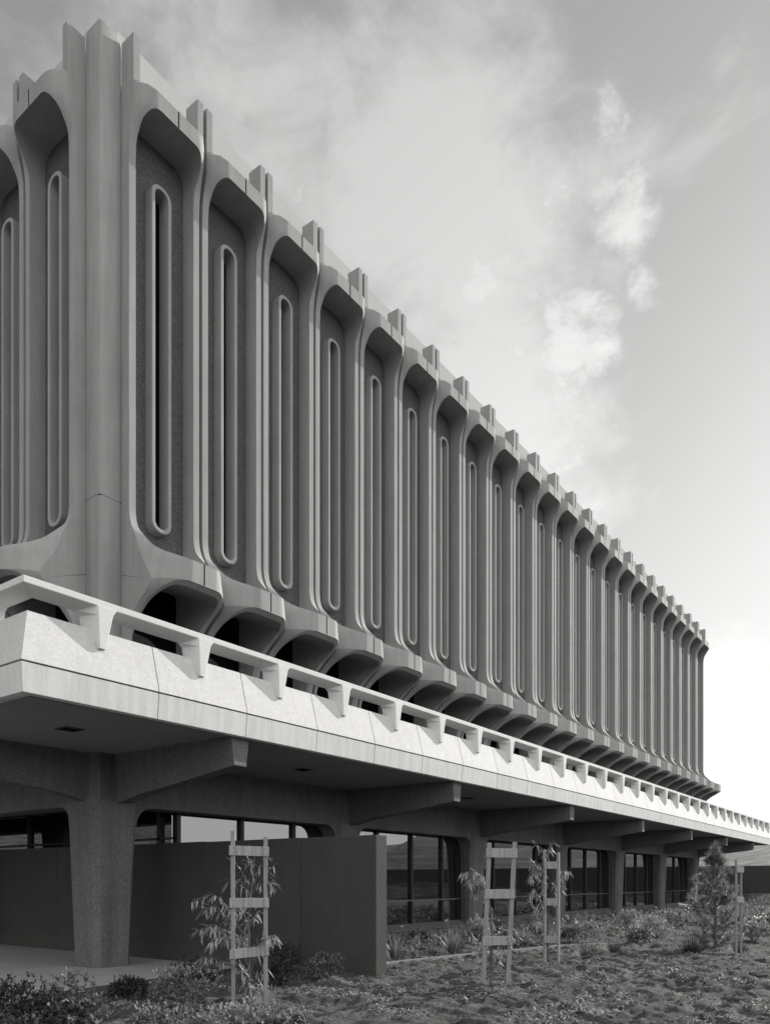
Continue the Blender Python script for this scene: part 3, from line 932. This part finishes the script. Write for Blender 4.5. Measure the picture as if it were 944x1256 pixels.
def stake_frame(label, loc, rz, w, h, bars, lean=(0, 0), pw=.048, group='timber frames staking the young trees', barw=.115, tilt=(0, 0, 0), over=.04, h2=None):
    root = empty('tree_stake', loc, rz); tag(root, label, 'stake', group)
    tilt = [q+random.uniform(-.008, .008) for q in tilt]
    h2 = h2 or h-.06
    for s, hh in ((-1, h), (1, h2)):
        mb = MB(); x = s*w/2
        t = lean[0 if s < 0 else 1]
        a = pw/2
        lo = [(x-a, -a, -.3), (x+a, -a, -.3), (x+a, a, -.3), (x-a, a, -.3)]
        hi = [(x+t-a, -a, hh), (x+t+a, -a, hh), (x+t+a, a, hh), (x+t-a, a, hh)]
        mb.hexa(lo, hi); mb.build('post', M['wood'], root, bevel=.004)
    for i, z in enumerate(bars):
        ft = (z+.3)/(h+.3)
        xl = -w/2 + lean[0]*ft - over; xr = w/2 + lean[1]*ft + over
        mb = MB(); y0 = -pw/2-.024; y1 = -pw/2-.001; dz = tilt[i % 3]
        mb.hexa([(xl, y0, z-barw/2), (xr, y0, z-barw/2+dz), (xr, y1, z-barw/2+dz), (xl, y1, z-barw/2)],
                [(xl, y0, z+barw/2), (xr, y0, z+barw/2+dz), (xr, y1, z+barw/2+dz), (xl, y1, z+barw/2)])
        cb = mb.build('crossbar', M['bar'], root, bevel=.003)
        for xx, dd in ((xl+over+.012, 0), (xr-over-.012, dz)):
            for zz in (-.03, .03):
                nb = MB(); nb.tube([(xx+random.uniform(-.006, .006), y0+.002, z+zz+dd), (xx, y0-.003, z+zz+dd)], .005, 6)
                nb.build('nail', M['frame'], cb)
    return root

def sapling(label, loc, sc, trunk, branches, leafL, leafW, mat, per=1.0, name='sapling', group='young trees tied between timber frames', depth=.12):
    """trunk / branches: polylines in metres (across the view, height)"""
    root = empty(name, loc); tag(root, label, 'tree', group)
    R = right_vec(); Fw = fwd_vec()
    def P(q, dep=0): return R*q[0] + Fw*dep + Vector((0, 0, q[1]))
    mb = MB(); pts = [P(q) for q in trunk]
    n = len(pts); mb.tube(pts, [.014*(1-i/n)+.004 for i in range(n)], 6)
    mb.build('trunk', M['bark'], root, smooth=50)
    V = []; F = []; mbt = MB()
    for br in branches:
        pl, dens = br[:-1], br[-1]
        dep1 = random.uniform(-depth, depth)*2
        pts = [P(q, dep1*i/(len(pl)-1)) for i, q in enumerate(pl)]
        mbt.tube(pts, [.005]+[.003]*(len(pts)-1), 4)
        tot = sum((pts[i+1]-pts[i]).length for i in range(len(pts)-1))
        k = int(dens*per)
        for j in range(k):
            t = random.uniform(.25, 1)**.8*tot; q = pts[0]; d = Vector((0, 0, 1))
            for i in range(len(pts)-1):
                l = (pts[i+1]-pts[i]).length
                if t <= l or i == len(pts)-2:
                    q = pts[i].lerp(pts[i+1], min(1, t/l)); d = (pts[i+1]-pts[i]).normalized(); break
                t -= l
            q = q + rnd_dir()*.02
            ld = (d*.45 + rnd_dir()*.65 + Vector((0, 0, -.75))).normalized() if random.random() < .85 else (d + rnd_dir()*.6).normalized()
            leaf_geo(V, F, q, ld, Vector((0, 0, 1)), leafL*random.uniform(.6, 1.15), leafW*random.uniform(.7, 1.1), .35, random.uniform(0, .25))
    mbt.build('branches', M['bark'], root)
    link_mesh('crown', V, F, mat, root)
    return root

RZ = TH-PI/2        # frames face the camera side
# --- stake and sapling nearest the camera
p1, t1 = ground_at(306, 1236); s1 = t1/FPX
stake_frame('weathered timber frame with three crossbars in front of the dark wall', p1, RZ+.14, .375, 2.10, [1.865, 1.245, .635],
            lean=(-.01, .0), tilt=(-.01, .005, .04), group='timber frames staking the young trees', h2=2.03)
def px(poly, bx, by, s): return [((x-bx)*s, (by-y)*s) for x, y in poly]
def brs(lst, bx, by, s): return [tuple(px(b[:-1], bx, by, s)) + (b[-1],) for b in lst]
sap1 = [
 [(302,1165),(285,1120),(262,1097),(236,1104), 46], [(301,1150),(280,1128),(262,1112),(248,1116), 34],
 [(304,1190),(285,1150),(262,1136),(236,1144), 60], [(303,1180),(282,1152),(268,1148),(258,1160), 44],
 [(303,1170),(290,1150),(280,1150), 40], [(305,1150),(296,1120),(284,1118), 22],
 [(305,1195),(318,1160),(328,1148),(341,1148), 34], [(306,1180),(316,1160),(324,1155), 20],
 [(303,1210),(280,1182),(262,1176),(246,1174), 44], [(304,1215),(300,1190),(290,1180), 30],
 [(306,1225),(312,1200),(322,1190), 44], [(306,1225),(304,1205),(312,1215), 40],
 [(306,1110),(300,1080),(282,1052), 12], [(306,1100),(294,1082),(275,1078), 14],
 [(308,1095),(318,1085),(332,1082), 16], [(309,1085),(306,1065),(300,1046), 14], [(310,1085),(316,1060),(326,1048), 10],
 [(310,1090),(325,1070),(336,1058), 8], [(302,1170),(298,1150),(292,1165), 34], [(303,1140),(312,1120),(318,1122), 16]]
sapling('slender young eucalyptus with hanging pale leaves in front of the dark wall', p1+fwd_vec()*.10, s1,
        px([(305,1240),(304,1180),(303,1130),(307,1090),(311,1047)], 306, 1236, s1), brs(sap1, 306, 1236, s1), .16, .026, M['leaf_pale'], 1.2)
# --- second frame
p2, t2 = ground_at(606, 1212); s2 = t2/FPX
stake_frame('leaning timber frame with tapering posts just right of the dark wall', p2, RZ-.1, .335, 2.04, [1.90, 1.32, .66],
            lean=(.10, .115), tilt=(0, 0, .01), pw=.062, barw=.13, h2=2.05)
sap2 = [[(603,1130),(598,1085),(585,1068),(567,1072), 40], [(600,1110),(590,1080),(575,1080), 50], [(600,1100),(592,1084),(582,1090), 50],
        [(603,1190),(590,1160),(578,1150), 26], [(603,1190),(600,1150),(590,1130),(582,1122), 30], [(604,1195),(612,1165),(625,1150), 24],
        [(604,1150),(606,1120),(600,1110), 12], [(603,1180),(596,1165),(588,1170), 26], [(604,1205),(609,1185),(613,1170), 20]]
sapling('young tree with a single arching pale tuft beside the leaning timber frame', p2+fwd_vec()*.10, s2,
        px([(603,1212),(604,1160),(603,1120),(600,1095)], 606, 1212, s2), brs(sap2, 606, 1212, s2), .15, .025, M['leaf_pale'], 1.3)
# --- third frame
p3, t3 = ground_at(676, 1187); s3 = t3/FPX
stake_frame('narrow timber frame with three bright crossbars standing in the planting bed', p3, RZ-.45, .24, 2.05, [1.78, 1.14, .49], pw=.045, barw=.125, h2=2.0, over=.0)
sap3 = [[(672,1120),(664,1080),(655,1066),(648,1078), 70], [(671,1110),(662,1070),(655,1055), 50], [(671,1090),(662,1062),(650,1060), 50],
        [(672,1140),(664,1105),(655,1090),(650,1098), 60], [(672,1150),(662,1120),(654,1108), 44], [(673,1110),(684,1080),(693,1068),(697,1070), 26],
        [(674,1120),(686,1095),(694,1086), 30], [(674,1160),(686,1130),(696,1122), 44], [(673,1160),(662,1135),(656,1132), 26],
        [(672,1060),(666,1040),(658,1032), 12], [(672,1060),(675,1042),(680,1032), 12], [(672,1060),(670,1045),(676,1038), 12],
        [(674,1165),(680,1145),(690,1140), 26]]
sapling('bushy young tree with curled leaves and a forked bare tip behind the narrow timber frame', p3+fwd_vec()*.12, s3,
        px([(673,1187),(673,1130),(671,1080),(671,1045)], 676, 1187, s3), brs(sap3, 676, 1187, s3), .15, .025, M['leaf_pale'], 1.2)

# --- pine and its stake
def pine(label, loc, h, rad, seed):
    random.seed(seed)
    root = empty('pine_tree', loc); tag(root, label, 'tree')
    mb = MB(); mb.tube([(0, 0, -.1), (.02, 0, h*.4), (0, .02, h*.8), (0, 0, h*.97)], [.035, .026, .014, .006], 8)
    mb.build('trunk', M['bark'], root, smooth=50)
    mbb = MB(); V = []; F = []
    def tuft(p, d, n, L):
        for _ in range(n):
            nd = (d*.75 + rnd_dir()*.85).normalized()
            w = .0048; s = nd.orthogonal().normalized()
            q = p + nd*L*random.uniform(.7, 1.1)
            b = len(V); V.extend([tuple(p+s*w), tuple(p-s*w), tuple(q-s*w*.3), tuple(q+s*w*.3)])
            F.append((b, b+1, b+2, b+3))
    for wi in range(11):
        z = h*(.10 + .80*wi/11) + random.uniform(-.05, .05)
        f = 1-(z/h)
        for bi in range(random.choice((4, 5, 6))):
            r = rad*(min(1, f*1.35))**1.15*random.uniform(.5, 1.2)
            a = bi*2*PI/5 + wi*.9 + random.uniform(-.5, .5)
            base = Vector((0, 0, z-.04))
            tip = Vector((math.cos(a)*r, math.sin(a)*r, z + r*random.uniform(.0, .5) + .05))
            mid = base.lerp(tip, .55) + Vector((0, 0, -.08*r)) + rnd_dir()*.03
            mbb.tube([base, mid, tip], [.010, .007, .004], 4)
            ends = [(mid, tip)]
            for q in range(random.choice((1, 2, 3))):
                st = base.lerp(mid, random.uniform(.5, 1)); e2 = st + (Vector((math.cos(a), math.sin(a), .3)) + rnd_dir()*.9).normalized()*r*random.uniform(.2, .45)
                mbb.tube([st, e2], [.006, .003], 4); ends.append((st, e2))
            for (s0, e0) in ends:
                ax = (e0-s0).normalized(); L = (e0-s0).length
                for j in range(max(3, int(L*26))):
                    p = s0.lerp(e0, random.random()); tuft(p, ax, 15, random.uniform(.08, .14))
                tuft(e0, (ax+Vector((0, 0, .8))).normalized(), 30, .15)
                tuft(e0+Vector((0, 0, .03)), Vector((0, 0, 1)), 16, .13)
    for k in range(5):
        a = k*1.3; q = Vector((math.cos(a)*.05*(k > 0), math.sin(a)*.05*(k > 0), h*(.93 if k else .98)))
        for m in range(5): tuft(q+Vector((0, 0, -.05*m)), Vector((math.cos(a)*.3, math.sin(a)*.3, 1)).normalized(), 22, .12)
    mbb.build('branches', M['bark'], root)
    link_mesh('crown', V, F, M['needle'], root)
    return root
p4, t4 = ground_at(877, 1166)
pine('young pine with upswept needle tufts standing in front of the far dark wall', p4, 2.36, .66, 21)
random.seed(99)
p5, t5 = ground_at(885, 1174)
stake_frame('slim timber frame set edge-on against the right side of the young pine', p5-fwd_vec()*.72, RZ+.75, .22, 1.9, [1.72, 1.15], pw=.036, barw=.11, h2=1.75)

# --- foreground shrubs
def place(x, y): 
    p, t = ground_at(x, y); p.z = gz(p.x, p.y)-.01; return p
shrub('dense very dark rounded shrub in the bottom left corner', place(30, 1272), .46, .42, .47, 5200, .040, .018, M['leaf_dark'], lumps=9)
shrub('pale broad-leaved shrub with upright twigs beside the dark corner shrub', place(84, 1266), .26, .24, .58, 900, .062, .024, M['leaf_mid'], lumps=6)
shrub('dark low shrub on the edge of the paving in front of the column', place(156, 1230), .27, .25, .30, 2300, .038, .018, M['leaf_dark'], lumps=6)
shrub('mottled leafy shrub left of the nearest timber frame', place(232, 1240), .42, .36, .42, 2400, .050, .022, M['leaf_mid'], lumps=7)
shrub('small sprawling shrub between the two dark shrubs', place(120, 1262), .24, .22, .24, 900, .055, .022, M['leaf_mid'], lumps=5)
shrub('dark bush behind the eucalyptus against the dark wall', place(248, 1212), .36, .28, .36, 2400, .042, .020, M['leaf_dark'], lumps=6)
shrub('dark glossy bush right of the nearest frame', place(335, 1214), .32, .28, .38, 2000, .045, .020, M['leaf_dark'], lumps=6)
shrub('low leafy bush at the foot of the wall face near its free end', place(397, 1206), .30, .26, .30, 1700, .045, .020, M['leaf_mid'], lumps=6)
shrub('taller dark bush close against the wall behind the right post', place(345, 1200), .30, .26, .42, 1800, .045, .020, M['leaf_dark'], lumps=6)
shrub('pale spreading shrub at the bottom edge below the nearest frame', place(292, 1264), .40, .28, .22, 1700, .045, .016, M['leaf_pale'], lumps=7)
shrub('grey leafy shrub at the bottom edge left of the nearest frame', place(205, 1270), .32, .26, .28, 1900, .050, .020, M['leaf_mid'], lumps=8)
shrub('small pale shrub at the bottom edge right of the nearest frame', place(352, 1258), .30, .24, .18, 1000, .042, .014, M['leaf_pale'], lumps=8)

# --- planting bed
G1 = 'spiky clumps in the planting bed'
blades('spiky clump directly beside the bright end of the dark wall', place(484, 1180), .58, 120, .026, M['blade'], G1, spread=.55, flowers=1)
blades('spiky fan-shaped clump in front of the first full window', place(556, 1172), .66, 150, .026, M['blade'], G1, spread=.65, flowers=2)
blades('arching strap-leaved clump between the leaning frame and the narrow frame', place(643, 1162), .62, 110, .024, M['blade'], G1, spread=.9, droop=.6)
blades('thin upright spiky clump right of the narrow frame', place(716, 1146), .66, 90, .026, M['blade'], G1, spread=.5)
blades('broad spiky clump near the right edge in front of the far wall', place(914, 1140), .85, 140, .022, M['blade'], G1, spread=.7, flowers=2)
blades('small spiky tuft below the first window sill', place(512, 1164), .34, 70, .014, M['blade'], G1, spread=.8)
bed = [
 (520, 1158, .34, .26, 'pale', 'pale low shrub beside the first window clump'),
 (588, 1160, .40, .42, 'pale', 'pale lanky shrub behind the leaning frame'),
 (618, 1164, .26, .28, 'mid', 'small leafy shrub at the foot of the leaning frame'),
 (664, 1154, .36, .30, 'mid', 'leafy shrub left of the narrow frame'),
 (700, 1160, .40, .34, 'mid', 'round leafy shrub right of the narrow frame'),
 (736, 1138, .45, .30, 'mid', 'low shrub below the third window'),
 (765, 1140, .55, .40, 'pale', 'pale shrub in front of the fourth column'),
 (795, 1152, .60, .45, 'pale', 'large pale shrub left of the pine'),
 (822, 1140, .60, .40, 'mid', 'grey shrub behind the large pale shrub'),
 (778, 1160, .50, .30, 'mid', 'spreading leafy shrub before the large pale shrub'),
 (845, 1136, .70, .38, 'mid', 'leafy shrub in front of the last window'),
 (858, 1124, .80, .40, 'dark', 'dark shrub beyond the pine'),
 (900, 1128, .80, .55, 'mid', 'leafy shrub between pine and far wall'),
 (932, 1122, .90, .60, 'mid', 'tall leafy shrub by the far wall at the right edge'),
 (940, 1148, .55, .40, 'dark', 'dark leafy shrub with pale specks at the right edge'),
 (925, 1158, .50, .30, 'pale', 'pale low shrub near the right edge of the bed'),
 (600, 1148, .35, .30, 'mid', 'shrub by the second column foot'),
 (720, 1152, .40, .28, 'pale', 'pale low shrub in the middle of the bed')]
for x, y, r, h, k, lab in bed:
    shrub(lab, place(x, y), r*1.05, r*.9, h*1.15, 2400, .070, .024, M['leaf_'+k], 'leafy shrubs in the planting bed', lumps=6)
G2 = 'feathery dark tussocks in the bed'
blades('feathery tussock just right of the narrow frame foot', place(718, 1184), .42, 420, .006, M['broom'], G2, spread=1.3, droop=.5, name='tussock', segs=3)
blades('larger feathery tussock in the middle foreground of the bed', place(752, 1174), .46, 520, .006, M['broom'], G2, spread=1.3, droop=.5, name='tussock', segs=3)
blades('feathery tussock left of the pine foot', place(848, 1174), .50, 560, .006, M['broom'], G2, spread=1.3, droop=.4, name='tussock', segs=3)
blades('feathery tussock right of the pine foot', place(905, 1172), .46, 480, .006, M['broom'], G2, spread=1.3, droop=.4, name='tussock', segs=3)

def bed_cover():
    V = []; F = []
    for _ in range(520):
        x = random.uniform(2.2, 34); w = 1 + (x-2)*.05
        y = -random.uniform(.9, 3.6+ (x > 7)*random.uniform(0, 3.2))*1.0
        if x < 6 and y < -3.6: continue
        r = random.uniform(.12, .34)*min(1.6, w); hh = r*random.uniform(.5, 1.1)
        for k in range(34):
            d = rnd_dir(0); p = Vector((x+d.x*r, y+d.y*r, gz(x, y)+d.z*hh*random.uniform(.4, 1)))
            leaf_geo(V, F, p, (d+rnd_dir()*.8+Vector((0, 0, .3))).normalized(), Vector((0, 0, 1)), random.uniform(.05, .10)*w**.5, random.uniform(.015, .03)*w**.5, .3, .1)
    o = link_mesh('ground_cover', V, F, M['leaf_mid']); tag(o, kind='stuff'); o['label'] = 'low leafy ground cover between the shrubs of the bed'
bed_cover()
# timber header board edging the bed and a thin irrigation pipe
def strip(name, pts, mat, r, label, cat):
    mb = MB(); mb.tube(pts, r, 6); o = mb.build(name, mat); tag(o, label, cat); return o
pts = [Vector((1.75, -3.95, .0)), Vector((2.95, -3.96, 0)), Vector((5.7, -4.35, 0)), Vector((7.9, -5.1, 0)), Vector((9.5, -5.9, 0))]
pts = [Vector((p.x, p.y, gz(p.x, p.y)+.045)) for p in pts]
mb = MB()
for a, b in zip(pts[:-1], pts[1:]):
    n = Vector((-(b-a).y, (b-a).x, 0)).normalized()*.02
    mb.hexa([a-n-Vector((0,0,.1)), b-n-Vector((0,0,.1)), b+n-Vector((0,0,.1)), a+n-Vector((0,0,.1))], [a-n, b-n, b+n, a+n])
tag(mb.build('garden_edging', M['bar']), 'thin pale timber edging board between bed and rough slope', 'edging')
pp_ = [ground_at(x, y)[0] for x, y in ((690, 1187), (705, 1186), (722, 1185), (745, 1184), (775, 1186))]
strip('irrigation_pipe', [Vector((p.x, p.y, gz(p.x, p.y)+.03)) for p in pp_], M['sill'], .011, 'thin pale irrigation pipe lying on the soil right of the narrow frame', 'pipe')

# loose litter and low ground cover on the rough soil
def litter():
    V = []; F = []
    cnt = 0
    while cnt < 26000:
        # denser near the camera
        d = 6.5 + 14*random.random()**1.4
        a = random.uniform(-.36, .54)
        p = CAM + (fwd_vec()*math.cos(a) + right_vec()*math.sin(a))*d
        if p.y > -2.4 or (p.x < 1.6 and p.y > -3.0): continue
        if noise.noise(Vector((p.x*1.1, p.y*1.1, 4))) < -.02 + .25*random.random(): continue
        z = gz(p.x, p.y)
        q = Vector((p.x, p.y, z+random.uniform(-.003, .014)))
        dd = rnd_dir(); dd.z = abs(dd.z)*.55
        leaf_geo(V, F, q, dd, Vector((0, 0, 1)), random.uniform(.02, .075), random.uniform(.009, .026), .3, .1)
        cnt += 1
    o = link_mesh('ground_litter', V, F, M['litter']); tag(o, kind='stuff')
    o['label'] = 'loose dry leaves and sprigs scattered over the rough soil'
litter()
def stones():
    V = []; F = []
    for _ in range(1500):
        d = 6.5 + 12*random.random(); a = random.uniform(-.32, .52)
        p = CAM + (fwd_vec()*math.cos(a) + right_vec()*math.sin(a))*d
        if p.y > -2.6 or (p.x < 1.6 and p.y > -3.2): continue
        z = gz(p.x, p.y); r = random.uniform(.008, .03)*(1 if random.random() < .95 else 1.8)
        b = len(V)
        ang = random.random()*PI
        for k in range(6):
            aa = ang+k*PI/3; rr = r*random.uniform(.7, 1.1)
            V.append((p.x+math.cos(aa)*rr, p.y+math.sin(aa)*rr, z+r*.1))
        V.append((p.x, p.y, z+r*random.uniform(.6, .9)))
        for k in range(6): F.append((b+k, b+(k+1) % 6, b+6))
    o = link_mesh('clods', V, F, M['soil']); tag(o, kind='stuff'); o['label'] = 'small clods and stones on the soil'
stones()

# ------------------------------------------------------------------ light, sky, camera
AZ_S = math.radians(-9.5); EL_S = math.radians(24)
sd = Vector((math.cos(AZ_S)*math.cos(EL_S), math.sin(AZ_S)*math.cos(EL_S), math.sin(EL_S)))
sun = bpy.data.lights.new('sun', 'SUN'); sun.energy = 3.6; sun.angle = math.radians(.5); sun.color = (1, .985, .96)
so = bpy.data.objects.new('sun', sun); C.objects.link(so); so.rotation_euler = sd.to_track_quat('Z', 'Y').to_euler()
w = bpy.data.worlds.new('World'); bpy.context.scene.world = w; w.use_nodes = True
nt = w.node_tree; bg = nt.nodes['Background']
sky = nt.nodes.new('ShaderNodeTexSky'); sky.sky_type = 'NISHITA'; sky.sun_disc = False
sky.sun_elevation = EL_S; sky.sun_rotation = math.atan2(sd.x, sd.y)
sky.air_density = 1.0; sky.dust_density = 0.6; sky.ozone_density = 1.0
bw = nt.nodes.new('ShaderNodeRGBToBW'); nt.links.new(sky.outputs[0], bw.inputs[0])
# clouds by direction
tc = nt.nodes.new('ShaderNodeTexCoord')
def vmath(op, a, b=None):
    n = nt.nodes.new('ShaderNodeVectorMath'); n.operation = op
    if isinstance(a, tuple): n.inputs[0].default_value = a
    else: nt.links.new(a, n.inputs[0])
    if b is not None:
        if isinstance(b, tuple): n.inputs[1].default_value = b
        else: nt.links.new(b, n.inputs[1])
    return n
def fmath(op, a, b=None, c=None, clamp=False):
    n = nt.nodes.new('ShaderNodeMath'); n.operation = op; n.use_clamp = clamp
    for i, q in enumerate((a, b, c)):
        if q is None: continue
        if isinstance(q, (int, float)): n.inputs[i].default_value = q
        else: nt.links.new(q, n.inputs[i])
    return n.outputs[0]
dirv = vmath('NORMALIZE', tc.outputs['Generated']).outputs[0]
ns = nt.nodes.new('ShaderNodeTexNoise'); ns.inputs['Scale'].default_value = 7.5; ns.inputs['Detail'].default_value = 11; ns.inputs['Roughness'].default_value = .60
ns.inputs['Distortion'].default_value = .35
mp = nt.nodes.new('ShaderNodeMapping'); mp.inputs['Scale'].default_value = (1, 1, 1.5); mp.inputs['Location'].default_value = (.31, .77, .12)
nt.links.new(dirv, mp.inputs[0]); nt.links.new(mp.outputs[0], ns.inputs['Vector'])
def pdir(x, y):
    return (fwd_vec() + right_vec()*((x-472)/FPX) + Vector((0, 0, (1081.25-y)/FPX))).normalized()
def blobs(lst):
    acc = None
    for x, y, r, amp in lst:
        dst = vmath('DISTANCE', dirv, tuple(pdir(x, y))).outputs['Value']
        q = fmath('DIVIDE', dst, r); q = fmath('MULTIPLY', q, q); q = fmath('MULTIPLY', q, -1.0)
        q = fmath('MULTIPLY', fmath('EXPONENT', q), amp)
        acc = q if acc is None else fmath('MAXIMUM', acc, q)
    return acc
def mrange(v, a, b_):
    m = nt.nodes.new('ShaderNodeMapRange'); m.interpolation_type = 'SMOOTHSTEP'
    m.inputs['From Min'].default_value = a; m.inputs['From Max'].default_value = b_
    nt.links.new(v, m.inputs['Value']); return m.outputs[0]
soft = blobs([(520, 270, .20, 1.0), (560, 400, .17, 1.0), (420, 250, .16, .8), (230, 90, .15, .6), (640, 560, .13, .9), (120, 20, .15, .45), (560, 30, .10, .5), (900, 930, .10, .5)])
puff = blobs([(742, 165, .040, .9), (762, 262, .050, 1.0), (792, 350, .026, .9), (690, 240, .040, .85), (700, 405, .060, 1.0), (735, 430, .035, .9), (640, 440, .06, .9), (755, 500, .035, .75),
              (690, 500, .06, .85), (600, 330, .07, .95), (650, 330, .045, .9), (520, 200, .05, .75), (480, 250, .05, .7), (360, 215, .04, .75), (610, 470, .05, .9), (560, 210, .06, .7), (610, 190, .04, .65), (555, 30, .06, .7), (600, 60, .03, .6), (700, 570, .06, .8), (350, 140, .05, .5), (925, 740, .04, .5)])
ns2 = nt.nodes.new('ShaderNodeTexNoise'); ns2.inputs['Scale'].default_value = 15; ns2.inputs['Detail'].default_value = 12; ns2.inputs['Roughness'].default_value = .66; ns2.inputs['Distortion'].default_value = .25
nt.links.new(mp.outputs[0], ns2.inputs['Vector'])
c1 = mrange(fmath('ADD', fmath('MULTIPLY', ns.outputs['Fac'], .8), fmath('MULTIPLY', soft, .44)), .48, .82)
c2 = mrange(fmath('ADD', fmath('MULTIPLY', ns2.outputs['Fac'], .9), fmath('MULTIPLY', puff, .42)), .65, .95)
cmask = fmath('MAXIMUM', fmath('MULTIPLY', c1, 1.15), fmath('MULTIPLY', c2, 1.4))
# glare near the sun is held back; unseen fill light added to the sky behind the photographer
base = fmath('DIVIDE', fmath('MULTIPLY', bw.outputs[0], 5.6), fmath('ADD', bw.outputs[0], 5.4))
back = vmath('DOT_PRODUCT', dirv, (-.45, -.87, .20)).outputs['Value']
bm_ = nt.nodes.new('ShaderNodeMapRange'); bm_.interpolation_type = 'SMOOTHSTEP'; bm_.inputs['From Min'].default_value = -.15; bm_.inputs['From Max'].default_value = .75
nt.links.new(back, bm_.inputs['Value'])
back_fill = fmath('MULTIPLY', bm_.outputs[0], 4.7)
sz = nt.nodes.new('ShaderNodeSeparateXYZ'); nt.links.new(dirv, sz.inputs[0])
hz = fmath('DIVIDE', sz.outputs['Z'], .42); hz = fmath('MULTIPLY', fmath('EXPONENT', fmath('MULTIPLY', fmath('MULTIPLY', hz, hz), -1.0)), .95)
base = fmath('ADD', base, hz)
mixv = fmath('ADD', fmath('ADD', base, back_fill), fmath('MULTIPLY', cmask, 1.0))
cmb = nt.nodes.new('ShaderNodeCombineColor')
nt.links.new(mixv, cmb.inputs[0]); nt.links.new(fmath('MULTIPLY', mixv, .996), cmb.inputs[1]); nt.links.new(fmath('MULTIPLY', mixv, .988), cmb.inputs[2])
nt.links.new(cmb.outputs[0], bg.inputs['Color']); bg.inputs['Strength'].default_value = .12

cam = bpy.data.cameras.new('camera'); co = bpy.data.objects.new('camera', cam); C.objects.link(co)
co.location = CAM; co.rotation_euler = (PI/2, 0, TH-PI/2)
cam.sensor_fit = 'HORIZONTAL'; cam.sensor_width = 36; cam.lens = 36*FPX/944
cam.shift_y = (1081.25-628)/944; cam.clip_end = 5000; cam.clip_start = .1
sc = bpy.context.scene; sc.camera = co
sc.view_settings.view_transform = 'Standard'; sc.view_settings.look = 'None'; sc.view_settings.gamma = 1
sc.view_settings.exposure = 1.0
